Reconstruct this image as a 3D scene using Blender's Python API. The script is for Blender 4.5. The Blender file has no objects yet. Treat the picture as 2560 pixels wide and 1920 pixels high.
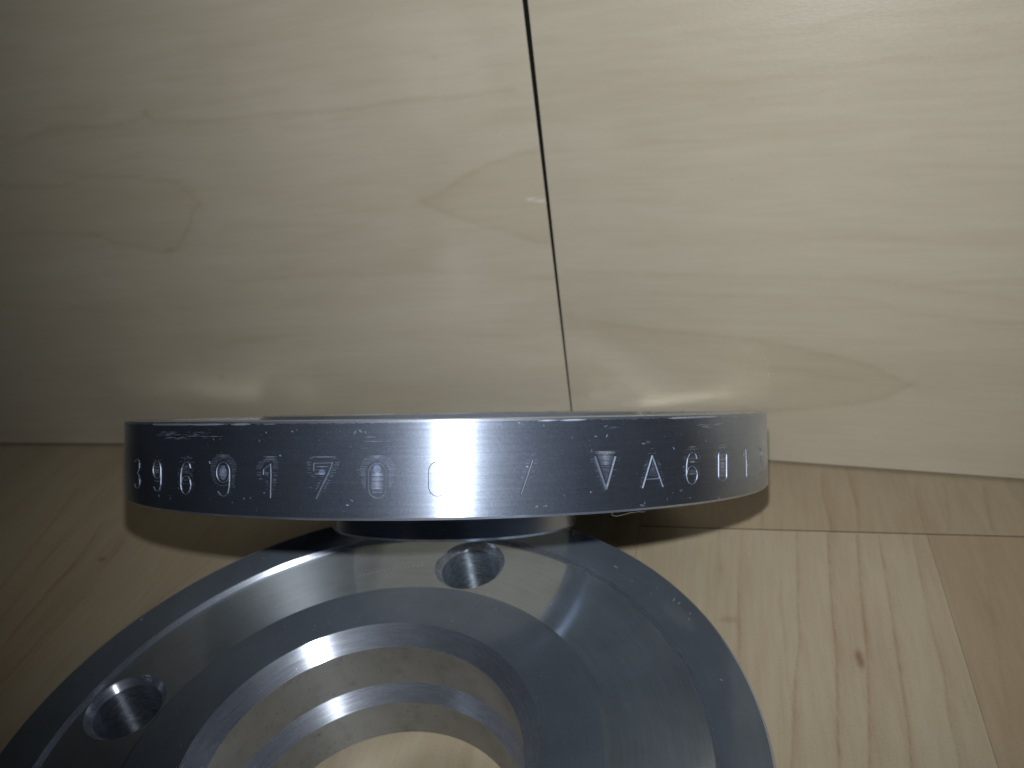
import bpy, bmesh, math, random
import numpy as np
from mathutils import Vector, Matrix

# everything is measured in flange radii and built at this size (metres per radius)
S = 0.09
ZF = 0.3601            # height of the lower flange's face above the floor, in radii
rng = np.random.default_rng(7)
random.seed(7)
scene = bpy.context.scene

# ------------------------------------------------------------------ camera
PITCH, ROLL, CAM_H = 0.4936, 0.1523, 1.7647 + ZF
fw = Vector((0, math.cos(PITCH), -math.sin(PITCH)))
rt = Vector((1, 0, 0))
dn = fw.cross(rt)
r2 = rt * math.cos(ROLL) + dn * math.sin(ROLL)
d2 = -rt * math.sin(ROLL) + dn * math.cos(ROLL)
cam_d = bpy.data.cameras.new('camera')
cam = bpy.data.objects.new('camera', cam_d)
scene.collection.objects.link(cam)
m = Matrix.Identity(4)
for i in range(3):
    m[i][0], m[i][1], m[i][2] = r2[i], -d2[i], -fw[i]
m.translation = Vector((0, 0, CAM_H * S))
cam.matrix_world = m
cam_d.sensor_fit = 'HORIZONTAL'
cam_d.sensor_width = 36
cam_d.lens = 2159.6 / 2560 * 36
cam_d.clip_start = 0.005
cam_d.clip_end = 50
cam_d.dof.use_dof = True
cam_d.dof.focus_distance = 1.85 * S
cam_d.dof.aperture_fstop = 30
scene.camera = cam

# ------------------------------------------------------------------ dim room and the phone's flash
world = bpy.data.worlds.new('World')
scene.world = world
world.use_nodes = True
world.node_tree.nodes['Background'].inputs[0].default_value = (0.75, 0.85, 1.0, 1)
world.node_tree.nodes['Background'].inputs[1].default_value = 0.005
fl = bpy.data.lights.new('phone_flash', 'SPOT')
fl.energy = 2.42
fl.color = (0.96, 0.98, 1.0)
fl.shadow_soft_size = 0.0020
fl.spot_size = math.radians(117)
fl.spot_blend = 1.0
flash = bpy.data.objects.new('phone_flash', fl)
scene.collection.objects.link(flash)
flash.location = Vector((0.0247, 0.1157, 1.943 + ZF)) * S
aim = Vector((0.58, 2.75, 1.45)) * S
flash.rotation_euler = (aim - flash.location).to_track_quat('-Z', 'Y').to_euler()
scene.view_settings.view_transform = 'Standard'
scene.view_settings.look = 'None'
scene.view_settings.exposure = 0.0
scene.view_settings.gamma = 1.0
scene.render.engine = 'CYCLES'
scene.cycles.caustics_reflective = True
scene.cycles.blur_glossy = 0.0
scene.cycles.max_bounces = 8
scene.cycles.glossy_bounces = 6
scene.cycles.sample_clamp_indirect = 0
scene.cycles.use_guiding = True
scene.cycles.use_denoising = True
scene.cycles.denoising_prefilter = 'ACCURATE'

# ------------------------------------------------------------------ measured marks (radii; angle in degrees)
LEFT_GRAIN = {'L1': [(-2.348, 1.586), (-2.237, 1.567), (-2.069, 1.597), (-1.955, 1.593), (-1.836, 1.579), (-1.698, 1.588), (-1.626, 1.605), (-1.595, 1.6), (-1.558, 1.583), (-1.423, 1.569), (-1.287, 1.563), (-1.131, 1.566), (-0.981, 1.559), (-0.834, 1.552), (-0.688, 1.554), (-0.544, 1.565), (-0.45, 1.569), (-0.269, 1.557), (-0.08, 1.568)],
 'LA': [(-2.527, 1.381), (-2.454, 1.375), (-2.276, 1.359), (-2.12, 1.356), (-1.989, 1.383), (-1.852, 1.377), (-1.689, 1.353), (-1.614, 1.345), (-1.55, 1.305), (-1.52, 1.263), (-1.499, 1.226), (-1.536, 1.203), (-1.564, 1.154), (-1.611, 1.104), (-1.663, 1.054), (-1.706, 1.035), (-1.765, 1.033), (-1.86, 1.065), (-1.973, 1.082), (-2.031, 1.118), (-2.133, 1.135), (-2.373, 1.155), (-2.565, 1.155), (-2.643, 1.156)],
 'LB': [(0.056, 1.337), (-0.04, 1.336), (-0.114, 1.32), (-0.201, 1.3), (-0.32, 1.254), (-0.426, 1.197), (-0.498, 1.176), (-0.437, 1.136), (-0.302, 1.075), (-0.23, 1.046), (-0.154, 1.027), (-0.086, 0.989), (0.015, 0.969)],
 'L4': [(-1.957, 1.667), (-1.739, 1.652), (-1.417, 1.646), (-1.212, 1.636), (-1.009, 1.639)],
 'L5': [(-1.491, 1.733), (-1.184, 1.721), (-0.888, 1.717), (-0.6, 1.734), (-0.372, 1.734)],
 'L6': [(-1.46, 0.869), (-1.229, 0.88), (-0.794, 0.881), (-0.485, 0.876), (-0.181, 0.836), (0.018, 0.821)],
 'L7': [(-1.622, 0.557), (-1.372, 0.591), (-1.133, 0.619), (-0.853, 0.621)],
 'L8': [(-0.762, 1.645), (-0.528, 1.64), (-0.256, 1.638), (-0.174, 1.654), (0.007, 1.652)],
 'L9': [(-1.824, 1.445), (-1.652, 1.451), (-1.498, 1.419), (-1.29, 1.393)],
 'L10': [(-1.349, 1.836), (-1.287, 1.838), (-1.148, 1.832), (-0.857, 1.83), (-0.57, 1.863)]}
LEFT_KNOTS = [(-1.711, 1.037), (-1.612, 1.618), (-0.355, 1.705), (-1.671, 0.391), (-1.501, 1.221), (-0.498, 1.176)]
LEFT_SCRATCH = [(-0.072, 1.154), (-0.036, 1.146), (-0.001, 1.137)]
RIGHT_GRAIN = {'R1': [(0.072, 1.591), (0.268, 1.592), (0.431, 1.587), (0.558, 1.585)],
 'R2': [(0.375, 1.35), (0.541, 1.347), (0.661, 1.345), (0.869, 1.354)],
 'R3': [(0.032, 0.842), (0.388, 0.838), (0.736, 0.829), (0.982, 0.821), (1.138, 0.821), (1.291, 0.8), (1.477, 0.766), (1.665, 0.742), (1.725, 0.739)],
 'R4': [(0.383, 0.755), (0.65, 0.753), (0.903, 0.742), (1.103, 0.744), (1.221, 0.723), (1.299, 0.692), (1.524, 0.661), (1.676, 0.655), (1.738, 0.648)],
 'R5': [(0.041, 0.644), (0.039, 0.637), (0.185, 0.62), (0.374, 0.598), (0.602, 0.579), (0.821, 0.556), (0.99, 0.522), (1.156, 0.479), (1.255, 0.434), (1.329, 0.399), (1.335, 0.398), (1.238, 0.333), (1.072, 0.293), (0.889, 0.259), (0.718, 0.236)],
 'R6': [(0.019, 0.437), (0.114, 0.428), (0.181, 0.397), (0.212, 0.36), (0.138, 0.307), (0.011, 0.28)],
 'R7': [(0.72, 0.449), (0.872, 0.447), (1.063, 0.42), (1.177, 0.4), (1.234, 0.385)],
 'R8': [(1.189, 1.225), (1.329, 1.223), (1.465, 1.212), (1.605, 1.208)],
 'R9': [(0.047, 1.148), (0.317, 1.131), (0.54, 1.116), (0.657, 1.123)],
 'R10': [(0.038, 1.454), (0.256, 1.449), (0.586, 1.484), (0.963, 1.451)],
 'R11': [(1.166, 1.573), (1.366, 1.546), (1.491, 1.553)]}
FLOOR_GRAIN = {'F1': [(0.021, 2.641), (0.016, 2.498), (0.007, 2.308), (0.004, 2.171), (0.008, 2.12), (0.004, 2.037), (0.007, 1.854)],
 'F2': [(0.217, 2.638), (0.209, 2.468), (0.193, 2.186), (0.191, 2.101), (0.164, 1.905), (0.149, 1.732), (0.137, 1.607)],
 'F3': [(0.325, 2.643), (0.315, 2.474), (0.302, 2.237), (0.297, 2.069), (0.284, 1.917), (0.269, 1.745), (0.261, 1.621)],
 'F4': [(0.426, 2.637), (0.405, 2.381), (0.389, 2.117), (0.376, 1.962), (0.337, 1.629)],
 'F5': [(0.498, 2.641), (0.49, 2.406), (0.482, 2.233), (0.474, 2.084), (0.465, 1.913), (0.459, 1.797), (0.443, 1.642)],
 'F6': [(0.613, 2.635), (0.599, 2.394), (0.59, 2.199), (0.591, 2.018), (0.574, 1.855), (0.57, 1.715), (0.564, 1.655)],
 'F7': [(0.338, 3.021), (0.331, 2.866), (0.341, 2.712), (0.339, 2.655)],
 'F8': [(0.436, 3.05), (0.445, 2.821), (0.435, 2.66)],
 'F9': [(0.667, 2.939), (0.66, 2.67)],
 'F10': [(0.776, 2.942), (0.743, 2.674)],
 'F11': [(0.911, 2.945), (0.878, 2.68)],
 'F12': [(0.098, 2.761), (0.097, 2.644)],
 'F13': [(0.802, 2.444), (0.719, 1.792)],
 'G1': [(-2.739, 2.558), (-2.702, 2.404), (-2.684, 2.24), (-2.686, 2.171), (-2.675, 2.078), (-2.672, 1.98), (-2.651, 1.823), (-2.646, 1.768)],
 'G2': [(-2.55, 2.455), (-2.523, 2.279), (-2.515, 2.182), (-2.515, 2.001), (-2.518, 1.795), (-2.515, 1.667)],
 'G3': [(-3.064, 2.83), (-2.999, 2.535), (-2.959, 2.326), (-2.922, 2.137), (-2.913, 2.08)],
 'G4': [(-2.072, 2.355), (-2.152, 2.133), (-2.202, 1.99), (-2.276, 1.8)],
 'G5': [(-2.919, 2.834), (-2.881, 2.551), (-2.838, 2.281), (-2.773, 1.964)],
 'G6': [(-2.498, 2.118), (-2.495, 1.901), (-2.481, 1.627)],
 'H1': [(-1.081, 1.639), (-1.059, 1.528), (-1.056, 1.498), (-1.049, 1.456)],
 'H2': [(-0.815, 1.64), (-0.81, 1.525), (-0.806, 1.483)],
 'H3': [(-0.968, 1.64), (-0.939, 1.511)]}
FLOOR_FLECKS = [(0.36, 2.059), (0.363, 2.028), (0.364, 2.009), (-0.025, 2.178), (-2.575, 2.335)]
GLYPHS = [
('3', [[(-142.462, -0.1061), (-142.161, -0.1018), (-141.306, -0.0981), (-140.509, -0.1006), (-140.069, -0.1086), (-140.203, -0.1205), (-140.659, -0.1293), (-141.332, -0.1343)], [(-141.332, -0.1343), (-140.471, -0.1392), (-139.973, -0.1504), (-140.043, -0.1622), (-140.493, -0.1711), (-141.362, -0.1752), (-142.215, -0.1732), (-142.66, -0.1652)]]),
('9', [[(-132.156, -0.119), (-132.19, -0.1242), (-132.284, -0.1291), (-132.434, -0.1336), (-132.633, -0.1374), (-132.872, -0.1402), (-133.138, -0.1419), (-133.419, -0.1425), (-133.7, -0.1418), (-133.965, -0.14), (-134.198, -0.137), (-134.386, -0.1331), (-134.518, -0.1285), (-134.584, -0.1235), (-134.581, -0.1182), (-134.509, -0.113), (-134.373, -0.1082), (-134.18, -0.104), (-133.943, -0.1007), (-133.677, -0.0985), (-133.395, -0.0974), (-133.115, -0.0975), (-132.85, -0.0988), (-132.614, -0.1013), (-132.419, -0.1047), (-132.273, -0.109), (-132.184, -0.1138), (-132.156, -0.119)], [(-132.154, -0.1142), (-132.086, -0.1365), (-132.175, -0.1558), (-132.541, -0.169), (-133.157, -0.1741), (-133.832, -0.1729), (-134.437, -0.1638)]]),
('6', [[(-124.506, -0.1116), (-124.703, -0.1017), (-125.062, -0.0972), (-125.567, -0.0967), (-126.084, -0.1016), (-126.517, -0.1128), (-126.717, -0.127), (-126.771, -0.1404), (-126.778, -0.1537), (-126.59, -0.1645), (-126.188, -0.172), (-125.604, -0.1746), (-125.029, -0.1702), (-124.619, -0.1613), (-124.457, -0.1504), (-124.609, -0.1396), (-124.988, -0.1321), (-125.583, -0.1302), (-126.17, -0.1337), (-126.58, -0.1426), (-126.728, -0.1506)]]),
('9', [[(-116.82, -0.1177), (-116.853, -0.1231), (-116.947, -0.1283), (-117.097, -0.1329), (-117.295, -0.1367), (-117.531, -0.1396), (-117.793, -0.1413), (-118.068, -0.1418), (-118.34, -0.141), (-118.595, -0.139), (-118.819, -0.1358), (-118.998, -0.1317), (-119.123, -0.1268), (-119.186, -0.1215), (-119.184, -0.116), (-119.116, -0.1106), (-118.986, -0.1056), (-118.803, -0.1013), (-118.576, -0.098), (-118.319, -0.0957), (-118.046, -0.0946), (-117.771, -0.0948), (-117.511, -0.0963), (-117.277, -0.099), (-117.083, -0.1027), (-116.937, -0.1072), (-116.848, -0.1123), (-116.82, -0.1177)], [(-116.839, -0.1102), (-116.827, -0.1325), (-116.904, -0.1504), (-117.165, -0.1654), (-117.871, -0.1736), (-118.466, -0.1711), (-118.969, -0.1627)]]),
('1', [[(-111.247, -0.1209), (-111.201, -0.1098), (-110.112, -0.0967), (-110.066, -0.124), (-110.17, -0.1734)]]),
('7', [[(-103.88, -0.1118), (-103.871, -0.095), (-101.329, -0.094), (-101.81, -0.1139), (-102.345, -0.131), (-103.589, -0.1725)]]),
('0', [[(-96.621, -0.1171), (-96.594, -0.1125), (-96.518, -0.1081), (-96.398, -0.1042), (-96.238, -0.1008), (-96.045, -0.0981), (-95.829, -0.0962), (-95.599, -0.0953), (-95.364, -0.0953), (-95.135, -0.0963), (-94.922, -0.0982), (-94.735, -0.1009), (-94.58, -0.1044), (-94.466, -0.1084), (-94.397, -0.1127), (-94.375, -0.1173), (-94.394, -0.149), (-94.421, -0.1536), (-94.496, -0.1579), (-94.615, -0.1619), (-94.773, -0.1653), (-94.964, -0.168), (-95.178, -0.1699), (-95.408, -0.1708), (-95.643, -0.1708), (-95.872, -0.1698), (-96.086, -0.1679), (-96.275, -0.1652), (-96.431, -0.1618), (-96.547, -0.1578), (-96.617, -0.1534), (-96.639, -0.1489), (-96.621, -0.1171)]]),
('0', [[(-89.093, -0.1154), (-89.065, -0.1108), (-88.991, -0.1064), (-88.872, -0.1024), (-88.715, -0.099), (-88.526, -0.0963), (-88.313, -0.0944), (-88.086, -0.0935), (-87.855, -0.0936), (-87.629, -0.0946), (-87.419, -0.0966), (-87.234, -0.0994), (-87.081, -0.1029), (-86.968, -0.1069), (-86.9, -0.1114), (-86.879, -0.116), (-86.899, -0.146), (-86.926, -0.1506), (-87.001, -0.155), (-87.119, -0.159), (-87.276, -0.1624), (-87.465, -0.1651), (-87.678, -0.1669), (-87.904, -0.1678), (-88.136, -0.1677), (-88.361, -0.1667), (-88.571, -0.1648), (-88.757, -0.162), (-88.909, -0.1585), (-89.022, -0.1544), (-89.091, -0.15), (-89.112, -0.1454), (-89.093, -0.1154)]]),
('slash', [[(-75.994, -0.0935), (-77.573, -0.1685)]]),
('V', [[(-67.388, -0.0912), (-65.805, -0.1662), (-64.348, -0.0925)]]),
('A', [[(-60.124, -0.169), (-58.365, -0.0946), (-56.535, -0.1699)], [(-59.588, -0.1489), (-56.959, -0.1491)]]),
('6', [[(-49.664, -0.1092), (-49.863, -0.0989), (-50.237, -0.0939), (-50.752, -0.0927), (-51.269, -0.0969), (-51.696, -0.1074), (-51.898, -0.1211), (-51.964, -0.1341), (-51.985, -0.1472), (-51.822, -0.1582), (-51.449, -0.1663), (-50.879, -0.1701), (-50.287, -0.167), (-49.844, -0.1589), (-49.657, -0.1482), (-49.808, -0.1371), (-50.2, -0.1289), (-50.807, -0.126), (-51.388, -0.1285), (-51.788, -0.1366), (-51.935, -0.1442)]]),
('0', [[(-44.406, -0.1043), (-44.378, -0.102), (-44.304, -0.0998), (-44.188, -0.0978), (-44.033, -0.0962), (-43.845, -0.0949), (-43.634, -0.0941), (-43.406, -0.0938), (-43.172, -0.094), (-42.942, -0.0947), (-42.727, -0.0959), (-42.535, -0.0975), (-42.377, -0.0994), (-42.26, -0.1016), (-42.19, -0.104), (-42.169, -0.1064), (-42.291, -0.1602), (-42.322, -0.1625), (-42.402, -0.1647), (-42.528, -0.1666), (-42.693, -0.1682), (-42.889, -0.1694), (-43.107, -0.1701), (-43.337, -0.1703), (-43.569, -0.17), (-43.793, -0.1692), (-43.999, -0.1679), (-44.179, -0.1663), (-44.326, -0.1643), (-44.433, -0.1621), (-44.498, -0.1598), (-44.516, -0.1574), (-44.406, -0.1043)]]),
('1', [[(-36.444, -0.1134), (-36.158, -0.1042), (-35.513, -0.0965), (-35.328, -0.1245), (-35.333, -0.1692)]]),
('3', [[(-29.11, -0.1088), (-28.679, -0.0997), (-28.139, -0.0966), (-27.513, -0.0991), (-27.03, -0.1092), (-26.958, -0.1206), (-27.593, -0.1296)], [(-27.593, -0.1296), (-26.602, -0.1404), (-26.331, -0.152), (-26.747, -0.1644), (-27.386, -0.1716), (-28.831, -0.1696), (-30.125, -0.1707)]])]
SIDE_STREAKS = [('h', -134.27, -117.73, -0.0265, -0.0239), ('h', -134.28, -117.97, -0.0298, -0.0269), ('h', -133.42, -121.72, -0.0328, -0.0304), ('h', -133.63, -118.09, -0.0361, -0.0329), ('h', -133.85, -119.18, -0.0397, -0.0364), ('h', -131.04, -118.33, -0.042, -0.0393), ('h', -128.21, -121.73, -0.0441, -0.0425), ('h', -125.38, -123.08, -0.0486, -0.048), ('h', -97.11, -95.03, -0.0381, -0.0385), ('h', -96.28, -94.35, -0.0425, -0.0428), ('h', -97.39, -93.53, -0.0475, -0.0481), ('h', -97.54, -96.7, -0.0623, -0.0624), ('h', -47.94, -44.97, -0.0233, -0.0247), ('h', -49.2, -42.88, -0.0254, -0.0284), ('h', -49.45, -43.51, -0.0279, -0.0308), ('h', -48.72, -43.81, -0.0309, -0.0334), ('h', -48.22, -45.56, -0.0333, -0.0347), ('h', -65.36, -63.2, -0.0257, -0.0266), ('h', -65.53, -64.21, -0.0293, -0.0299), ('e', -134.71, -123.9, -0.0025, -0.0018), ('e', -124.47, -117.72, -0.0018, -0.0018), ('e', -116.56, -113.26, -0.0045, -0.0046), ('e', -110.99, -109.59, 0.0016, 0.0015), ('e', -75.23, -72.63, 0.0001, -0.0007), ('e', -72.34, -68.57, 0.0004, -0.0008), ('e', -55.4, -44.64, 0.0003, -0.0034), ('e', -53.3, -48.67, -0.0014, -0.003)]
SIDE_NICKS = [(-97.91, -0.022, 0.37, 0.0051), (-111.92, -0.0433, 0.205, 0.0035), (-108.85, -0.0768, 0.309, 0.0023), (-99.61, -0.1846, 0.51, 0.0034), (-99.09, -0.1747, 0.373, 0.004), (-107.01, -0.0218, 0.263, 0.004), (-129.65, -0.1803, 0.35, 0.0095), (-111.27, -0.1608, 0.243, 0.0017), (-77.85, -0.01, 0.503, 0.0033), (-75.68, -0.1923, 0.426, 0.0076), (-74.69, -0.1955, 0.43, 0.0019), (-67.52, -0.0448, 0.315, 0.002), (-76.88, -0.1073, 0.253, 0.0019), (-66.09, -0.021, 0.55, 0.0039), (-67.47, -0.0448, 0.316, 0.002), (-60.08, -0.0637, 0.474, 0.003), (-59.35, -0.0604, 0.296, 0.004), (-53.57, -0.179, 0.604, 0.0046), (-60.62, -0.2059, 0.721, 0.004), (-59.98, -0.2017, 0.255, 0.0035), (-51.5, -0.1999, 0.274, 0.0031), (-68.22, -0.1696, 0.311, 0.0029), (-52.83, -0.1229, 0.396, 0.0041), (-46.84, -0.0619, 0.134, 0.0059), (-47.63, -0.0654, 0.26, 0.0037), (-55.87, -0.1967, 0.121, 0.0066), (-54.8, -0.1832, 0.103, 0.0056)]

# ------------------------------------------------------------------ helpers
def link(o, parent=None):
    scene.collection.objects.link(o)
    if parent is not None:
        o.parent = parent
    return o

def mesh_obj(name, verts, faces, mats, parent=None, midx=None, smooth=None, scale=S):
    me = bpy.data.meshes.new(name)
    me.from_pydata([tuple(float(c) * scale for c in v) for v in verts], [], faces)
    for mt in (mats if isinstance(mats, (list, tuple)) else [mats]):
        me.materials.append(mt)
    if midx is not None:
        me.polygons.foreach_set('material_index', midx)
    if smooth is not None:
        me.polygons.foreach_set('use_smooth', [True] * len(me.polygons))
        me.update()
        me.set_sharp_from_angle(angle=math.radians(smooth))
    me.update()
    return link(bpy.data.objects.new(name, me), parent)

def tag(o, label=None, cat=None, group=None, kind=None):
    for k, v in (('label', label), ('category', cat), ('group', group), ('kind', kind)):
        if v:
            o[k] = v
    return o

class Nodes:
    """tiny wrapper for building node materials"""
    def __init__(self, name):
        self.mat = bpy.data.materials.new(name)
        self.mat.use_nodes = True
        self.t = self.mat.node_tree
        self.bsdf = self.t.nodes['Principled BSDF']
    def n(self, kind, **kw):
        nd = self.t.nodes.new(kind)
        for k, v in kw.items():
            setattr(nd, k, v)
        return nd
    def put(self, sock, v):
        if isinstance(v, bpy.types.NodeSocket):
            self.t.links.new(v, sock)
        elif v is not None:
            if sock.type == 'RGBA' and len(v) == 3:
                v = (*v, 1)
            sock.default_value = v
    def math(self, op, a, b=None, c=None, clamp=False):
        nd = self.n('ShaderNodeMath', operation=op, use_clamp=clamp)
        for i, v in enumerate((a, b, c)):
            self.put(nd.inputs[i], v)
        return nd.outputs[0]
    def mix(self, f, a, b):
        nd = self.n('ShaderNodeMix', data_type='RGBA')
        self.put(nd.inputs[0], f); self.put(nd.inputs[6], a); self.put(nd.inputs[7], b)
        return nd.outputs[2]
    def obj(self):
        return self.n('ShaderNodeTexCoord').outputs['Object']
    def scaled(self, vec, s):
        nd = self.n('ShaderNodeMapping')
        self.put(nd.inputs[0], vec); nd.inputs[3].default_value = s
        return nd.outputs[0]
    def noise(self, vec, scale, detail=3, rough=0.55, dist=0.0, out=0):
        nd = self.n('ShaderNodeTexNoise')
        self.put(nd.inputs['Vector'], vec)
        nd.inputs['Scale'].default_value = scale
        nd.inputs['Detail'].default_value = detail
        nd.inputs['Roughness'].default_value = rough
        nd.inputs['Distortion'].default_value = dist
        return nd.outputs[out]
    def ramp(self, f, lo, hi, a=0.0, b=1.0):
        nd = self.n('ShaderNodeMapRange')
        self.put(nd.inputs[0], f)
        for i, v in enumerate((lo, hi, a, b)):
            nd.inputs[1 + i].default_value = v
        return nd.outputs[0]
    def attr(self, name):
        return self.n('ShaderNodeAttribute', attribute_name=name).outputs['Fac']
    def bump(self, h, strength, dist=0.0002):
        nd = self.n('ShaderNodeBump')
        nd.inputs['Strength'].default_value = strength
        nd.inputs['Distance'].default_value = dist
        self.put(nd.inputs['Height'], h)
        self.put(self.bsdf.inputs['Normal'], nd.outputs[0])

# ------------------------------------------------------------------ materials
def wood_material(name, base, dark, along, line_gain=0.55, rough=0.36, speck=0.25, pores=2500, tone_col=(0.42, 0.32, 0.18)):
    """maple decor laminate: `along` is the local axis the grain follows (0 = x, 1 = y)"""
    N = Nodes(name)
    o = N.obj()
    st = [55, 55, 55]
    st[along] = 4.5
    fine = N.noise(N.scaled(o, st), 9, 4, 0.6)                 # short streaky fibres
    st2 = [16, 16, 16]
    st2[along] = 2.0
    band = N.noise(N.scaled(o, st2), 4, 3, 0.5, 0.6)           # broad soft bands
    cloud = N.noise(o, 18, 3, 0.5)                             # figure across the grain
    pore = N.noise(o, pores, 2, 0.7)
    f = N.math('ADD', N.math('MULTIPLY', N.ramp(fine, 0.35, 0.75), 0.23), N.math('MULTIPLY', N.ramp(band, 0.4, 0.72), 0.20))
    f = N.math('ADD', f, N.math('MULTIPLY', N.ramp(cloud, 0.4, 0.75), 0.14))
    f = N.math('ADD', f, N.math('MULTIPLY', N.ramp(pore, 0.48, 0.75), speck))
    ln = N.math('MULTIPLY', N.attr('line'), N.ramp(N.noise(o, 240, 2, 0.6), 0.3, 0.7, 0.55, 1.1))
    f = N.math('ADD', f, N.math('MULTIPLY', ln, line_gain), clamp=True)
    col = N.mix(f, base, dark)
    col = N.mix(N.math('MULTIPLY', N.attr('tone'), 0.5), col, tone_col)
    col = N.mix(N.math('MULTIPLY', N.attr('scuff'), 0.8), col, (0.85, 0.85, 0.83))
    N.put(N.bsdf.inputs['Base Color'], col)
    N.put(N.bsdf.inputs['Roughness'], N.ramp(N.noise(o, 900, 2), 0.3, 0.7, rough - 0.05, rough + 0.08))
    N.bsdf.inputs['Specular IOR Level'].default_value = 0.45
    N.bump(N.math('ADD', N.noise(N.scaled(o, [1.0 if i != along else 0.35 for i in range(3)]), 1500, 2, 0.6), N.math('MULTIPLY', fine, 0.5)), 0.22, 0.00015)
    return N.mat

def steel(name, col, rough, aniso, streak=0.0, speck=0.0, rvar=0.06, bump=0.0, turned='axial', dirt=0.0, rot=0.25, lobes=(), grazing=False):
    """turned steel; grooves run round the local z axis"""
    N = Nodes(name)
    o = N.obj()
    sep = N.n('ShaderNodeSeparateXYZ')
    N.put(sep.inputs[0], o)
    x, y, z = sep.outputs
    rad = N.math('SQRT', N.math('ADD', N.math('MULTIPLY', x, x), N.math('MULTIPLY', y, y)))
    comb = N.n('ShaderNodeCombineXYZ')
    inv = N.math('DIVIDE', 1.0, N.math('MAXIMUM', rad, 1e-4))
    N.put(comb.inputs[0], N.math('MULTIPLY', N.math('MULTIPLY', x, inv), 3.0))
    N.put(comb.inputs[1], N.math('MULTIPLY', N.math('MULTIPLY', y, inv), 3.0))
    N.put(comb.inputs[2], N.math('MULTIPLY', z if turned == 'axial' else rad, 1400.0))
    groove = N.noise(comb.outputs[0], 1.6, 4, 0.65)
    grain = N.noise(o, 2600, 2, 0.7)
    blotch = N.noise(o, 70, 4, 0.6)
    N.bsdf.inputs['Metallic'].default_value = 1.0
    v = N.math('ADD', N.ramp(groove, 0.25, 0.75, 1 - streak, 1 + streak), N.ramp(grain, 0.3, 0.75, -speck, speck))
    v = N.math('MULTIPLY', v, N.ramp(blotch, 0.35, 0.7, 1.06, 0.92))
    mul = N.n('ShaderNodeVectorMath', operation='SCALE')
    mul.inputs[0].default_value = col
    N.put(mul.inputs['Scale'], v)
    out = mul.outputs[0]
    if dirt:
        d = N.math('MULTIPLY', N.ramp(N.noise(o, 160, 5, 0.7), 0.50, 0.72), dirt)
        d2_ = N.math('MULTIPLY', N.ramp(N.noise(o, 900, 2, 0.6), 0.66, 0.72), dirt * 1.4, clamp=True)
        out = N.mix(d, out, (0.16, 0.13, 0.08))
        out = N.mix(d2_, out, (0.03, 0.025, 0.02))
    N.put(N.bsdf.inputs['Base Color'], out)
    r = N.math('ADD', N.ramp(groove, 0.25, 0.75, rough - rvar, rough + rvar), N.ramp(blotch, 0.3, 0.7, -rvar * .5, rvar * .5))
    N.put(N.bsdf.inputs['Roughness'], r)
    if aniso:
        N.bsdf.inputs['Anisotropic'].default_value = aniso
        N.bsdf.inputs['Anisotropic Rotation'].default_value = rot
        tg = N.n('ShaderNodeTangent', direction_type='RADIAL', axis='Z')
        N.put(N.bsdf.inputs['Tangent'], tg.outputs[0])
    if bump:
        N.bump(N.math('ADD', groove, N.math('MULTIPLY', grain, 0.4)), bump, 0.00006)
    cur = N.bsdf.outputs[0]
    if grazing:
        nd = N.n('ShaderNodeLayerWeight'); nd.inputs[0].default_value = 0.5
        lw = nd.outputs['Facing']
    for wgt, rgh, ani in lobes:                             # coarser tool marks: wider lobes over the polished one
        b2 = N.n('ShaderNodeBsdfPrincipled')
        b2.inputs['Metallic'].default_value = 1.0
        N.put(b2.inputs['Base Color'], out)
        b2.inputs['Roughness'].default_value = rgh
        if ani:
            b2.inputs['Anisotropic'].default_value = ani
            b2.inputs['Anisotropic Rotation'].default_value = rot
            N.put(b2.inputs['Tangent'], tg.outputs[0])
        mx = N.n('ShaderNodeMixShader')
        if grazing:                                         # a matt-ground face turns specular at grazing incidence
            N.put(mx.inputs[0], N.ramp(lw, 0.70, 0.92, wgt, wgt * .12))
        else:
            mx.inputs[0].default_value = wgt
        N.t.links.new(cur, mx.inputs[1]); N.t.links.new(b2.outputs[0], mx.inputs[2])
        cur = mx.outputs[0]
    N.t.links.new(cur, N.t.nodes['Material Output'].inputs['Surface'])
    return N.mat

WALL_L = wood_material('maple_laminate_wall', (0.55, 0.50, 0.395), (0.385, 0.325, 0.225), 0, 0.44, 0.40, 0.26)
WALL_R = wood_material('maple_laminate_wall_satin', (0.55, 0.50, 0.395), (0.385, 0.325, 0.225), 0, 0.44, 0.33, 0.26)
FLOOR_LIGHT = wood_material('maple_laminate_floor', (0.53, 0.465, 0.335), (0.31, 0.195, 0.11), 1, 0.60, 0.40, 0.24, 1600, (0.22, 0.12, 0.06))
FLOOR_BROWN = wood_material('maple_laminate_floor_brown', (0.455, 0.365, 0.245), (0.27, 0.175, 0.095), 1, 0.5, 0.42, 0.24, 1600)
FLOOR_FAR = wood_material('maple_laminate_floor_far', (0.46, 0.385, 0.265), (0.28, 0.185, 0.105), 1, 0.6, 0.42, 0.24, 1600)
N_ = Nodes('gap_shade_edge'); N_.bsdf.inputs['Base Color'].default_value = (0.02, 0.018, 0.014, 1); N_.bsdf.inputs['Roughness'].default_value = 0.9  # near-black on board edges and base sheet: depth shade of the gaps put into colour
GAP_SHADE = N_.mat
SIDE = steel('steel_turned_side', (0.54, 0.62, 0.78), 0.225, 0.90, 0.07, 0.14, 0.02, 0.02, lobes=((.20, .54, .78), (.08, .80, .3)))
FACE = steel('steel_matt_face', (0.235, 0.275, 0.325), 0.17, 0.60, 0.05, 0.07, 0.01, 0.0, 'radial', lobes=((.82, .78, .3),), grazing=True)
MIRROR = steel('steel_polished_recess', (0.52, 0.57, 0.61), 0.15, 0.75, 0.08, 0.05, 0.02, 0.0, 'radial', lobes=((.36, .50, 1.0), (.24, .80, .3)), grazing=True)
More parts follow.
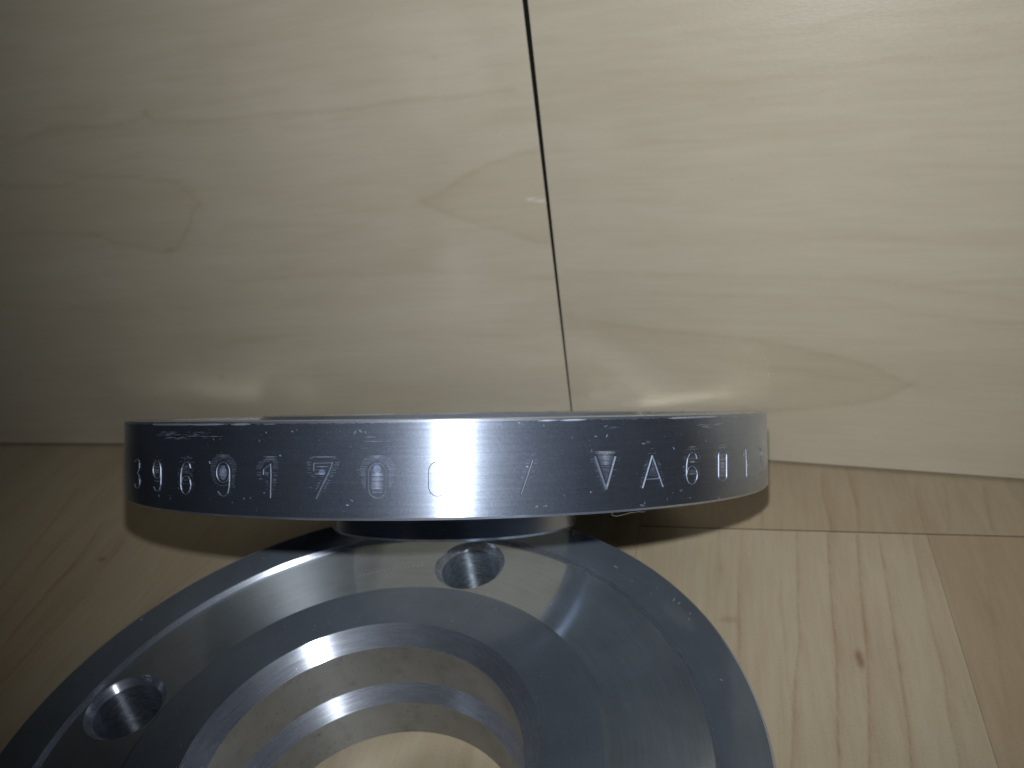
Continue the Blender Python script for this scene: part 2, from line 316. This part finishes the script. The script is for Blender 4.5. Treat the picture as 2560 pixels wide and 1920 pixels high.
EDGE = steel('steel_cut_edge', (0.58, 0.63, 0.73), 0.27, 0.90, 0.10, 0.08, 0.04, 0.04, 'radial', lobes=((.25, .56, .6), (.18, .8, .3)))
BORE = steel('steel_stained_bore', (0.45, 0.465, 0.475), 0.42, 0.75, 0.06, 0.06, 0.05, 0.06, 'axial', 0.30, lobes=((.3, .8, 0.0),))
HOLE = steel('steel_drilled_hole', (0.30, 0.35, 0.42), 0.45, 0.97, 0.50, 0.15, 0.08, 0.25, 'axial', 0.15, lobes=((.45, .85, 0.0),))
ENGRAVE = steel('steel_engraved_groove', (0.33, 0.37, 0.45), 0.58, 0.0, 0.05, 0.10, 0.05)
MARK = steel('steel_fresh_scratch', (0.66, 0.72, 0.85), 0.62, 0.0, 0.05, 0.10, 0.05)

# ------------------------------------------------------------------ wood panels and boards: a fine grid that carries the printed grain
def smooth_line(pts, n=6):
    """Catmull-Rom through the measured points"""
    P = np.array(pts, float)
    if len(P) < 3:
        return P
    Q = np.vstack([2 * P[0] - P[1], P, 2 * P[-1] - P[-2]])
    out = []
    for i in range(1, len(Q) - 2):
        for t in np.arange(n) / n:
            a, b, c, d = Q[i - 1], Q[i], Q[i + 1], Q[i + 2]
            out.append(.5 * ((2 * b) + (c - a) * t + (2 * a - 5 * b + 4 * c - d) * t * t + (3 * b - a - 3 * c + d) * t ** 3))
    out.append(P[-1])
    return np.array(out)

def field(X, Y, lines, width):
    """strength of dark grain lines at grid points: lines = [(points, strength, width factor, softness side)]"""
    F = np.zeros_like(X)
    for pts, k, wf, side in lines:
        L = smooth_line(pts)
        w = width * wf
        lo, hi = L.min(0) - 12 * w, L.max(0) + 12 * w
        sel = (X > lo[0]) & (X < hi[0]) & (Y > lo[1]) & (Y < hi[1])
        if not sel.any():
            continue
        px, py = X[sel], Y[sel]
        best = np.full(px.shape, 1e9); sgn = np.zeros(px.shape)
        for a, b in zip(L[:-1], L[1:]):
            ab = b - a; q = ab @ ab + 1e-12
            t = np.clip(((px - a[0]) * ab[0] + (py - a[1]) * ab[1]) / q, 0, 1)
            dx = px - a[0] - t * ab[0]; dy = py - a[1] - t * ab[1]
            d = np.hypot(dx, dy); cr = ab[0] * dy - ab[1] * dx
            u = d < best
            best = np.where(u, d, best); sgn = np.where(u, cr, sgn)
        g = np.exp(-(best / w) ** 2)
        if side:                                             # softer shoulder on one side, as in real growth rings
            g = np.maximum(g, 0.55 * np.exp(-best / (w * 4.0)) * (sgn * side > 0))
        F[sel] = np.maximum(F[sel], k * g)
    return F

def inside(X, Y, poly):
    c = np.zeros(X.shape, bool)
    for (x0, y0), (x1, y1) in zip(poly, list(poly[1:]) + [poly[0]]):
        if y0 == y1:
            continue
        c ^= ((y0 > Y) != (y1 > Y)) & (X < (x1 - x0) * (Y - y0) / (y1 - y0) + x0)
    return c

def grid_board(name, u0, u1, v0, v1, step, thick, face, mat, lines, width, tones=(), knots=(), scuffs=(), parent=None, skew=0.0, bevel=0.0015):
    """a board with a gridded front; face='wall': u = local x, v = local z, front towards -y; face='floor': u = x, v = y, front up"""
    us = np.linspace(u0, u1, max(2, int((u1 - u0) / step)))
    vs = np.linspace(v0, v1, max(2, int((v1 - v0) / step)))
    U, V = np.meshgrid(us, vs)
    nu, nv = len(us), len(vs)
    UU = U + (skew * (V - v0) * (1 - (U - u0) / (u1 - u0)) if skew else 0)
    def pt(u, v, d):
        return np.stack([u, d, v], -1) if face == 'wall' else np.stack([u, v, -d], -1)
    Z = np.zeros_like(U)
    front = pt(UU, V, Z).reshape(-1, 3)
    idx = np.arange(nu * nv).reshape(nv, nu)
    q = np.stack([idx[:-1, :-1], idx[:-1, 1:], idx[1:, 1:], idx[1:, :-1]], -1).reshape(-1, 4)
    ring = np.concatenate([idx[0, :], idx[1:, -1], idx[-1, -2::-1], idx[-2:0:-1, 0]])
    # rounded arris: the border ring repeated lower and back
    cu, cv = (u0 + u1) / 2, (v0 + v1) / 2
    base = len(front); nR = len(ring)
    uu, vv = UU.reshape(-1)[ring], V.reshape(-1)[ring]
    gu = np.where(np.isclose(U.reshape(-1)[ring], u0), -1.0, np.where(np.isclose(U.reshape(-1)[ring], u1), 1.0, 0))
    gv = np.where(np.isclose(vv, v0), -1.0, np.where(np.isclose(vv, v1), 1.0, 0))
    r1 = pt(uu + gu * bevel, vv + gv * bevel, np.full(nR, bevel))
    r2_ = pt(uu + gu * bevel, vv + gv * bevel, np.full(nR, thick))
    verts = np.vstack([front, r1, r2_])
    faces = [tuple(int(i) for i in f) for f in q]
    mi = [0] * len(faces)
    for k in range(nR):
        k2 = (k + 1) % nR
        faces.append((int(ring[k2]), int(ring[k]), base + k, base + k2)); mi.append(1)
        faces.append((base + k2, base + k, base + nR + k, base + nR + k2)); mi.append(1)
    faces.append(tuple(base + nR + k for k in range(nR))); mi.append(1)
    o = mesh_obj(name, verts, faces, [mat, GAP_SHADE], parent, mi)
    me = o.data
    line = field(U, V, lines, width)
    tone = np.zeros_like(U)
    for poly, k in tones:
        tone = np.maximum(tone, k * inside(U, V, poly))
    if len(tones):                                          # soften the edge of the tone patches
        for _ in range(3):
            tone[1:-1, 1:-1] = (tone[1:-1, 1:-1] * 2 + tone[:-2, 1:-1] + tone[2:, 1:-1] + tone[1:-1, :-2] + tone[1:-1, 2:]) / 6
    for (a, b, ra, rb, k) in knots:
        tone = np.maximum(tone, k * np.exp(-((U - a) / ra) ** 2 - ((V - b) / rb) ** 2))
        line = np.maximum(line, 0.9 * k * np.exp(-((U - a) / ra) ** 2 - ((V - b) / rb) ** 2))
    scuff = field(U, V, scuffs, width * 0.8) if scuffs else np.zeros_like(U)
    for nm, arr in (('line', line), ('tone', tone), ('scuff', scuff)):
        a = me.attributes.new(nm, 'FLOAT', 'POINT')
        full = np.zeros(len(me.vertices), np.float32)
        full[:nu * nv] = arr.reshape(-1)
        full[base:base + nR] = arr.reshape(-1)[ring]
        a.data.foreach_set('value', full)
    return o

# the two panels of the cabinet front that meet at the dark gap
KX, KY = 0.24, 3.26
def faint(u0, u1, v0, v1, n, seed, amp=0.02, horizontal=True):
    """extra barely visible growth lines that follow the grain"""
    g = np.random.default_rng(seed); out = []
    for _ in range(n):
        a = g.uniform(u0, u1) if horizontal else g.uniform(v0, v1)
        ln = g.uniform(.25, 1.1)
        b = g.uniform(v0, v1) if horizontal else g.uniform(u0, u1)
        t = np.linspace(0, 1, 7)
        wob = b + np.cumsum(g.normal(0, amp, 7))
        P = [(a + ln * k, w) if horizontal else (w, a + ln * k) for k, w in zip(t, wob)]
        out.append((P, g.uniform(.10, .34), g.uniform(.7, 1.8), g.choice([-1, 0, 1])))
    return out

gl_ = [(LEFT_GRAIN[k], s, w, d) for k, s, w, d in (
    ('L1', .75, 1.2, -1), ('LA', .8, 1.2, 1), ('LB', .75, 1.3, 1), ('L4', .35, 1.5, 1), ('L5', .35, 1.6, 1),
    ('L6', .55, 1.6, 1), ('L7', .45, 1.6, 1), ('L8', .35, 1.4, 1), ('L9', .35, 1.6, 0), ('L10', .3, 1.6, 0))]
gl_ += faint(-3.3, -.1, .15, 2.4, 46, 3, .012)
kn = [(a, b, r, r * .8, k) for (a, b), r, k in zip(LEFT_KNOTS, (.020, .014, .012, .014, .03, .03), (1, .9, .6, .8, .35, .3))]
left = grid_board('wood_panel', -5.2, -0.0028, 0.014, 3.6, .0105, .20, 'wall', WALL_L, gl_, .0085,
                  tones=[(LEFT_GRAIN['LA'], .28), (LEFT_GRAIN['LB'], .25)], knots=kn, scuffs=[(LEFT_SCRATCH, .55, .8, 0)])
left.location = (KX * S, KY * S, 0)
left.rotation_euler = (0, 0, -math.radians(16.4))
tag(left, 'darker pale maple laminate panel standing left of the dark vertical gap', 'wall panel')

gr_ = [(RIGHT_GRAIN[k], s, w, d) for k, s, w, d in (
    ('R1', .3, 1.6, 0), ('R2', .35, 1.3, 1), ('R3', .6, 1.3, -1), ('R4', .55, 1.3, -1), ('R5', .8, 1.5, -1), ('R6', .45, 1.6, -1),
    ('R7', .5, 2.2, 1), ('R8', .3, 1.4, 0), ('R9', .3, 1.4, 1), ('R10', .25, 1.5, 0), ('R11', .3, 1.6, 1))]
gr_ += faint(0.05, 2.1, .15, 2.4, 46, 5, .010)
right = grid_board('wood_panel', 0.0022, 4.4, 0.011, 3.6, .0105, .20, 'wall', WALL_R, gr_, .0085,
                   tones=[(RIGHT_GRAIN['R5'], .22), (RIGHT_GRAIN['R6'], .2)], skew=0.008)
right.location = (KX * S, KY * S, 0)
right.rotation_euler = (0, 0, -math.radians(23.3))
tag(right, 'brighter satin maple laminate panel standing right of the dark vertical gap', 'wall panel')

# floor: a base sheet with the laminate boards laid on it
floor = mesh_obj('floor', [(-9, -3, -.12), (9, -3, -.12), (9, 9, -.12), (-9, 9, -.12)], [(0, 1, 2, 3)], GAP_SHADE)
tag(floor, kind='structure')
A16 = math.radians(16.4)
SB, TJ, SL = 0.660, 2.652, -0.36
flines = {k: (v, s, w, d) for k, s, w, d in (
    ('F1', .6, 1.0, 1), ('F2', .75, 1.0, 1), ('F3', .85, 1.0, 1), ('F4', .9, 1.0, 1), ('F5', .85, 1.0, 1), ('F6', .6, 1.1, 1),
    ('F7', .8, 1.1, 1), ('F8', .7, 1.0, 1), ('F9', .55, 1.0, 1), ('F10', .5, 1.0, -1), ('F11', .6, 1.0, 1), ('F12', .6, 1.2, 0), ('F13', .3, 1.2, 1),
    ('G1', .95, 1.3, 1), ('G2', .6, 1.2, -1), ('G3', .75, 1.3, 1), ('G4', .6, 1.1, 0), ('G5', .45, 1.2, 1), ('G6', .5, 1.2, 0),
    ('H1', .8, 1.6, 1), ('H2', .95, 1.3, -1), ('H3', .4, 1.5, 0)) for v in [FLOOR_GRAIN[k]]}
def board(s0, s1, t0, t1, mat, keys, seed, nf, step=.0055, knots=()):
    ls = [flines[k] for k in keys] + faint(s0, s1, t0, t1, nf, seed, .010, False)
    return grid_board('floor_board', s0, s1, t0, t1, step, .10, 'floor', mat, ls, .0040, knots=knots, parent=floor, bevel=.0004)
G = .0024
fk = FLOOR_FLECKS
boards = [
    board(SL + .0005, SB - .0005, .2, TJ - G, FLOOR_LIGHT, ('F1', 'F2', 'F3', 'F4', 'F5', 'F6', 'H1', 'H2', 'H3'), 11, 22,
          knots=[(fk[0][0], fk[0][1] - .01, .011, .026, 1.2), (fk[1][0], fk[1][1], .011, .024, 1.2), (fk[3][0], fk[3][1], .03, .014, .4)]),
    board(SB + .0005, 3.2, .2, TJ - G, FLOOR_BROWN, ('F13',), 12, 20),
    board(SL + .0005, 3.2, TJ + G, 4.0, FLOOR_FAR, ('F7', 'F8', 'F9', 'F10', 'F11', 'F12'), 13, 26),
    board(-4.6, SL - .0005, .2, 4.8, FLOOR_LIGHT, ('G1', 'G2', 'G3', 'G4', 'G5', 'G6'), 14, 44, .0075,
          knots=[(fk[4][0], fk[4][1], .016, .012, .9)])]
for b in boards:
    b.rotation_euler = (0, 0, -A16)

# ------------------------------------------------------------------ the flanges
NSEG = 288
def lathe(profile, closed=False, nseg=NSEG):
    """profile = [(r, z, material index of the strip to the next point)]"""
    verts, faces, mi = [], [], []
    n = len(profile)
    for k in range(nseg):
        a = 2 * math.pi * k / nseg
        for r, z, _ in profile:
            verts.append((r * math.cos(a), r * math.sin(a), z))
    for k in range(nseg):
        k2 = (k + 1) % nseg
        for i in range(n if closed else n - 1):
            j = (i + 1) % n
            faces.append((k * n + i, k2 * n + i, k2 * n + j, k * n + j)); mi.append(profile[i][2])
    return verts, faces, mi

def ribbon(path, w, h, r_of=None):
    """raised V-bead along a path of (angle deg, z) on the side cylinder of radius 1; w = half width"""
    P = np.array(path, float)
    P = np.stack([np.radians(P[:, 0]), P[:, 1]], 1)
    T = np.gradient(P, axis=0) if len(P) > 2 else np.repeat((P[1:] - P[:1]), 2, 0)
    T /= np.linalg.norm(T, axis=1)[:, None] + 1e-12
    Nn = np.stack([-T[:, 1], T[:, 0]], 1)
    v, f = [], []
    for p, q in zip(P, Nn):
        for o, d in ((-w, -.0002), (-w * .12, h), (w * .12, h), (w, -.0002)):
            a, z = p + q * o
            r = 1 + d
            v.append((r * math.cos(a), r * math.sin(a), z))
    for i in range(len(P) - 1):
        for k in range(3):
            f.append((i * 4 + k, i * 4 + k + 1, i * 4 + 5 + k, i * 4 + 4 + k))
    f += [(0, 1, 2, 3), tuple(len(v) - 4 + k for k in (3, 2, 1, 0))]
    return v, f

def side_quad(V, F, a0, a1, z0, z1, w, h=.0005, taper=.3):
    """thin raised streak on the side, from (a0, z0) to (a1, z1) in degrees, half height w"""
    n = max(2, int(abs(a1 - a0) / 1.5) + 2)
    b = len(V)
    for i in range(n):
        t = i / (n - 1)
        a = math.radians(a0 + (a1 - a0) * t); z = z0 + (z1 - z0) * t
        ww = w * (taper if i in (0, n - 1) else 1)
        for d, hh in ((ww, -.0001), (0, h), (-ww, -.0001)):
            V.append(((1 + hh) * math.cos(a), (1 + hh) * math.sin(a), z + d))
    for i in range(n - 1):
        for k in range(2):
            F.append((b + i * 3 + k, b + i * 3 + 3 + k, b + i * 3 + 4 + k, b + i * 3 + 1 + k))

R_HOLE, R_BC = .094, .750
HOLES = [66.4, 155.6, 246.0, 336.0]

def fix_normals(o):
    bm = bmesh.new(); bm.from_mesh(o.data)
    bmesh.ops.recalc_face_normals(bm, faces=bm.faces)
    bm.to_mesh(o.data); bm.free()

def make_flange(name, label):
    root = link(bpy.data.objects.new(name, None))
    root.empty_display_size = .02
    tag(root, label, 'steel flange', 'pair of steel pipe flanges')
    # disc with rim, recess and back; material strips: 0 side, 1 face, 2 recess, 3 edge, 4 hole
    prof = [(.634, -.0155, 2), (.866, -.0155, 3), (.875, -.0005, 1), (.877, 0, 1), (.9935, 0, 3), (.9985, -.002, 3), (1.0, -.007, 0),
            (1.0, -.2145, 3), (.996, -.2195, 3), (.994, -.2205, 1), (.634, -.2205, 1)]
    v, f, mi = lathe(prof, True)
    disc = mesh_obj('disc', v, f, [SIDE, FACE, MIRROR, EDGE, HOLE], root, mi)
    fix_normals(disc)
    cutters = []
    for a in HOLES:
        thread = [(R_HOLE - .0016 * (k % 2), -.236 + .0095 * k, 4) for k in range(21)]
        cp = [(R_HOLE, -.30, 4)] + thread + [(R_HOLE, -.0365, 3), (.110, -.0205, 3), (.112, -.0155, 3), (.112, .06, 4)]
        cv, cf, cm = lathe(cp, False, 96)
        n = len(cp)
        cf.append(tuple(k * n for k in reversed(range(96)))); cm.append(4)
        cf.append(tuple(k * n + n - 1 for k in range(96))); cm.append(4)
        x, y = R_BC * math.cos(math.radians(a)), R_BC * math.sin(math.radians(a))
        c = mesh_obj('cutter', [(p[0] + x, p[1] + y, p[2]) for p in cv], cf, [SIDE, FACE, MIRROR, EDGE, HOLE], None, cm)
        fix_normals(c)
        md = disc.modifiers.new('cut', 'BOOLEAN'); md.object = c; md.operation = 'DIFFERENCE'; md.solver = 'EXACT'
        cutters.append(c)
    dg = bpy.context.evaluated_depsgraph_get()
    me = bpy.data.meshes.new_from_object(disc.evaluated_get(dg))
    disc.modifiers.clear()
    old = disc.data; disc.data = me; bpy.data.meshes.remove(old)
    for c in cutters:
        d = c.data; bpy.data.objects.remove(c); bpy.data.meshes.remove(d)
    # lift each hole's wall and countersink out of the disc into a part of its own
    polys = [(tuple(p.vertices), p.material_index, tuple(p.center)) for p in me.polygons]
    co = [tuple(vv.co) for vv in me.vertices]
    keep = []
    per = {a: [] for a in HOLES}
    for vs, k, c in polys:
        hit = None
        if k in (3, 4) and all(math.hypot(co[i][0], co[i][1]) < .866 * S for i in vs):
            for a in HOLES:
                x, y = R_BC * S * math.cos(math.radians(a)), R_BC * S * math.sin(math.radians(a))
                if all(math.hypot(co[i][0] - x, co[i][1] - y) < .114 * S for i in vs):
                    hit = a
        (keep if hit is None else per[hit]).append((vs, k))
    def rebuild(nm, lst, mats, origin=(0, 0)):
        used = sorted({i for vs, _ in lst for i in vs}); mp = {i: j for j, i in enumerate(used)}
        o = mesh_obj(nm, [(co[i][0] - origin[0], co[i][1] - origin[1], co[i][2]) for i in used], [tuple(mp[i] for i in vs) for vs, _ in lst],
                     mats, root, [k for _, k in lst], 25, scale=1)
        o.location = (origin[0], origin[1], 0)
        return o
    bpy.data.objects.remove(disc)
    rebuild('disc', keep, [SIDE, FACE, MIRROR, EDGE, HOLE])
    for a in HOLES:
        rebuild('bolt_hole', per[a], [SIDE, FACE, MIRROR, EDGE, HOLE], (R_BC * S * math.cos(math.radians(a)), R_BC * S * math.sin(math.radians(a))))
    # raised sealing ring
    v, f, mi = lathe([(.459, .006, 0), (.6085, .006, 0), (.6105, .0055, 0), (.634, -.0155, 0)])
    fix_normals_flip(mesh_obj('raised_ring', v, f, [FACE, EDGE], root, mi, 25), (0, 0, 1))
    # bore with its two bevels
    v, f, mi = lathe([(.459, .006, 0), (.4125, -.042, 0), (.4125, -.043, 1), (.420, -.196, 0), (.387, -.244, 1), (.376, -.360, 1)])
    fix_normals_flip(mesh_obj('bore', v, f, [EDGE, BORE], root, mi, 20), None)
    # weld neck hub under the disc
    v, f, mi = lathe([(.634, -.2205, 1), (.425, -.2205, 0), (.408, -.226, 0), (.401, -.240, 0), (.400, -.352, 2), (.393, -.360, 2), (.376, -.360, 2)])
    fix_normals_flip(mesh_obj('hub', v, f, [SIDE, FACE, EDGE], root, mi, 25), (0, 0, -1))
    return root

def fix_normals_flip(o, want):
    """open lathe strips: make the normals consistent, then face `want` (or the axis when None)"""
    bm = bmesh.new(); bm.from_mesh(o.data)
    bmesh.ops.recalc_face_normals(bm, faces=bm.faces)
    s = 0.0
    for f in bm.faces:
        c = f.calc_center_median()
        d = Vector(want) if want else Vector((-c.x, -c.y, 0)).normalized()
        s += f.normal.dot(d) * f.calc_area()
    if s < 0:
        bmesh.ops.reverse_faces(bm, faces=bm.faces)
    bm.to_mesh(o.data); bm.free()
    o.data.set_sharp_from_angle(angle=math.radians(22))

# lower flange: flat on the floor on its hub, sealing face up
low = make_flange('pipe_flange', 'steel flange lying face up on the wooden floor, showing its bore and bolt holes')
low.location = (-.5198 * S, 1.469 * S, ZF * S)

# upper flange: tipped back, hub on the lower flange's rim, far edge on the floor against the panels
up = make_flange('pipe_flange', 'tilted steel flange with digits engraved round its edge, resting on the other flange')
th, ph = .5169 + .005, .1387
def rx(a): return np.array([[1, 0, 0], [0, math.cos(a), -math.sin(a)], [0, math.sin(a), math.cos(a)]])
def ry(a): return np.array([[math.cos(a), 0, math.sin(a)], [0, 1, 0], [-math.sin(a), 0, math.cos(a)]])
Rm = rx(-th) @ ry(ph)
nrm = Rm @ [0, 0, 1.]; uu_ = Rm @ [1., 0, 0]; vv_ = np.cross(nrm, uu_)
piv = np.array([0, 3.21, -ZF])
dc = piv + rx(-.005) @ (np.array([-.20771, 2.49352, .34081 - .006]) - piv)
M4 = Matrix.Identity(4)
for i in range(3):
    M4[i][0], M4[i][1], M4[i][2] = uu_[i], vv_[i], nrm[i]
M4.translation = Vector((dc[0], dc[1], dc[2] + ZF)) * S
up.matrix_world = M4

# engraved characters on the edge of the upper flange, each a part
WORD = {'3': 'engraved_three', '9': 'engraved_nine', '6': 'engraved_six', '1': 'engraved_one', '7': 'engraved_seven', '0': 'engraved_zero',
        'slash': 'engraved_slash', 'V': 'engraved_letter', 'A': 'engraved_letter'}
def resample(st, step=.006):
    P = np.array(st, float)
    Q = P * [math.pi / 180, 1]
    out = [P[0]]
    for a, b, qa, qb in zip(P[:-1], P[1:], Q[:-1], Q[1:]):
        k = max(1, int(np.linalg.norm(qb - qa) / step))
        for t in range(1, k + 1):
            out.append(a + (b - a) * t / k)
    return np.array(out)
for gi, (ch, strokes) in enumerate(GLYPHS):
    V, F = [], []
    w = {'slash': .0034, 'V': .0024, 'A': .0017, '7': .0014}.get(ch, .0011)
    if gi >= 13:
        w = .0007
    for st in strokes:
        corners = [0]
        P = np.array(st)
        if ch in ('V', 'A', '7', '1'):
            segs = [P[i:i + 2] for i in range(len(P) - 1)]
        else:
            segs = [P]
        for sg in segs:
            v, f = ribbon(resample(sg), w, w * 1.45)
            b = len(V); V += v; F += [tuple(i + b for i in q) for q in f]
    o = mesh_obj(WORD[ch], V, F, ENGRAVE, up, None, None)
    fix_normals(o)

# rubbed turning grooves round the characters, streaks and nicks: one uncountable mesh
V, F = [], []
g = np.random.default_rng(4)
for gi, (ch, strokes) in enumerate(GLYPHS[:13]):
    if gi in (0,):
        continue
    pts = np.vstack([resample(s, .003) for s in strokes]) * [math.pi / 180, 1]
    loops = [np.array(s) * [math.pi / 180, 1] for s in strokes]
    a0, a1 = pts[:, 0].min(), pts[:, 0].max(); z0, z1 = pts[:, 1].min(), pts[:, 1].max()
    amount = {3: 1.0, 6: .9, 4: .75, 5: .5, 2: .55, 9: .35, 10: .45, 11: .45, 12: .4, 7: 0, 8: .15, 1: .25}[gi]
    core = {3: 1, 6: 1, 9: 1, 10: .8, 11: .8, 12: .8, 1: .7, 2: .6, 4: .4, 5: .35}.get(gi, 0)
    for z in np.arange(z1 + .016, z0 - .004, -.0027):
        hz = (z - z0) / (z1 - z0)
        zz = z + g.normal(0, .0003)
        A = np.arange(a0 - .030, a1 + .026, .0012)
        D = np.sqrt((A[:, None] - pts[:, 0]) ** 2 + (z - pts[:, 1]) ** 2).min(1)
        # between strokes: the nearest strokes lie on both sides
        left_ = np.array([((pts[:, 0] < a) & (abs(pts[:, 1] - z) < .012)).any() for a in A])
        right_ = np.array([((pts[:, 0] > a) & (abs(pts[:, 1] - z) < .012)).any() for a in A])
        inn = left_ & right_ & (A > a0) & (A < a1)
        jit = g.normal(0, .0015)
        ringm = (~inn) & (D > .0060) & (D < (.010 + .014 * amount * max(0, min(1, hz * 1.25 - .15))) + jit) & (g.random() < amount * 1.1)
        ringm &= (hz > .25 if ch != 'A' else True)
        corem = inn & (D > .0058) & (g.random() < core) & (hz > (.12 if ch in '0V' else .3))
        for msk, ww in ((ringm, .00075), (corem, .00095)):
            i = 0
            while i < len(A):
                if msk[i]:
                    j = i
                    while j + 1 < len(A) and msk[j + 1]:
                        j += 1
                    if j > i:
                        side_quad(V, F, math.degrees(A[i]), math.degrees(A[j]), zz, zz, ww * g.uniform(.7, 1.15))
                    i = j + 1
                else:
                    i += 1
    # burnished patch in the top of the counters
    if gi in (3, 5, 6):
        ca, cz, ra, rz = {3: (a0 + (a1 - a0) * .52, z0 + (z1 - z0) * .68, .012, .016), 5: (a0 + (a1 - a0) * .45, z0 + (z1 - z0) * .74, .008, .007),
                          6: (a0 + (a1 - a0) * .5, z0 + (z1 - z0) * .84, .009, .010)}[gi]
        for z in np.arange(cz - rz, cz + rz, .0012):
            hw = ra * math.sqrt(max(0, 1 - ((z - cz) / rz) ** 2)) * g.uniform(.8, 1.05)
            if hw > .001:
                side_quad(V, F, math.degrees(ca - hw), math.degrees(ca + hw), z, z, .00075)
for kind, a, b, z, z2 in SIDE_STREAKS:
    if kind == 'h':
        a_ = a
        while a_ < b:                                   # broken into dashes
            l = g.uniform(.4, 3.0)
            if g.random() < .75:
                side_quad(V, F, a_, min(b, a_ + l), z, z + (z2 - z) * .2, .0006 * g.uniform(.6, 1.3))
            a_ += l + g.uniform(.1, .8)
    else:
        side_quad(V, F, a, b, -.0085, -.0078, .0022, .0009)
def blot(a, z, da, dz, n):
    for _ in range(n):
        aa = a + g.uniform(0, da); q = z - g.uniform(0, dz)
        l = g.uniform(.1, .45) * max(da, .12)
        side_quad(V, F, aa, aa + l, q, q + g.normal(0, .25) * l * .0175, g.uniform(.0005, .0014))
for a, z, da, dz in SIDE_NICKS:
    blot(a, z, da, dz, 9)
for _ in range(420):                                    # tiny specks and scratches everywhere on the edge
    a = g.uniform(-175, -5); z = -.009 - .2 * g.random() ** 1.4
    if g.random() < .22:                                # short slanting scratch
        side_quad(V, F, a, a + g.normal(0, .15), z, z - g.uniform(.004, .012), .0004) if False else side_quad(V, F, a, a + g.uniform(.08, .3), z, z + g.normal(0, .004), .0006)
    else:
        side_quad(V, F, a, a + g.uniform(.04, .16), z, z, g.uniform(.0003, .0008))
for _ in range(150):                                    # bruised upper and lower arris
    a = g.uniform(-170, -10)
    side_quad(V, F, a, a + g.uniform(.1, 1.1), -.0082, -.0082, g.uniform(.0004, .0011))
wm = mesh_obj('wear_marks', V, F, MARK, up)
tag(wm, kind='stuff')

# small scratches on the lower flange's face
V, F = [], []
def face_scratch(a, r, da, dr, w, z):
    b = len(V)
    n = 4
    for i in range(n):
        t = i / (n - 1)
        an = math.radians(a + da * t); rr = r + dr * t
        tx, ty = -math.sin(an) * math.radians(da) * rr + math.cos(an) * dr, math.cos(an) * math.radians(da) * rr + math.sin(an) * dr
        l = math.hypot(tx, ty) + 1e-9
        nx, ny = -ty / l, tx / l
        ww = w * (.3 if i in (0, n - 1) else 1)
        x, y = rr * math.cos(an), rr * math.sin(an)
        V.extend([(x + nx * ww, y + ny * ww, z), (x, y, z + .0003), (x - nx * ww, y - ny * ww, z)])
    for i in range(n - 1):
        for k in range(2):
            F.append((b + i * 3 + k, b + i * 3 + 3 + k, b + i * 3 + 4 + k, b + i * 3 + 1 + k))
for _ in range(34):
    face_scratch(g.uniform(0, 180), g.uniform(.885, .99), g.uniform(-.5, .5), g.normal(0, .003), g.uniform(.0003, .0006), .0001)
for _ in range(22):
    face_scratch(g.uniform(0, 180), g.uniform(.47, .60), g.uniform(-.7, .7), g.normal(0, .003), g.uniform(.0003, .0006), .0061)
for _ in range(14):
    face_scratch(g.uniform(0, 180), g.uniform(.65, .86), g.uniform(-.5, .5), g.normal(0, .003), g.uniform(.0003, .0007), -.0154)
for i in range(16):                                      # dotted rub in the recess beside the first hole
    face_scratch(94 - i * 1.05, .715 + i * .0012, .55, .006 * (i % 2), .0011, -.0154)
for a, r, da, dr in ((23, .955, .5, .012), (22, .96, .2, .01), (19, .965, .3, .004), (18, .95, .3, .004), (40, .70, .4, .004), (36, .93, 1.2, .0)):
    face_scratch(a, r, da, dr, .0016, .0001 if r > .877 else -.0154)
sc = mesh_obj('wear_marks', V, F, MARK, low)
tag(sc, kind='stuff')

# a wisp of lint hanging from the upper flange's lower edge
V, F = [], []
def hair(pts, w=.0004):
    P = smooth_line(pts, 8)
    b = len(V)
    for p in P:
        for k in range(4):
            q = k * math.pi / 2
            V.append((p[0] + w * math.cos(q), p[1] + w * math.sin(q) * .5, p[2] + w * math.sin(q)))
    for i in range(len(P) - 1):
        for k in range(4):
            F.append((b + i * 4 + k, b + i * 4 + (k + 1) % 4, b + i * 4 + 4 + (k + 1) % 4, b + i * 4 + 4 + k))
def edge_pt(a, z, r=1.002):
    a = math.radians(a)
    return dc + r * (math.cos(a) * uu_ + math.sin(a) * vv_) + z * nrm + [0, 0, ZF]
hair([edge_pt(-65, -.219), edge_pt(-65.1, -.224), edge_pt(-64.4, -.228), edge_pt(-63.2, -.2255), edge_pt(-62.0, -.2225), edge_pt(-61.3, -.224)])
hair([edge_pt(-61.5, -.218), edge_pt(-60.9, -.2215), edge_pt(-60.3, -.2235), edge_pt(-59.8, -.2225)])
N_ = Nodes('pale_lint'); N_.bsdf.inputs['Base Color'].default_value = (.16, .15, .13, 1); N_.bsdf.inputs['Roughness'].default_value = .8
lint = mesh_obj('lint_fibre', V, F, N_.mat)
tag(lint, 'thin pale lint fibre hanging from the lower edge of the tilted flange', 'lint')
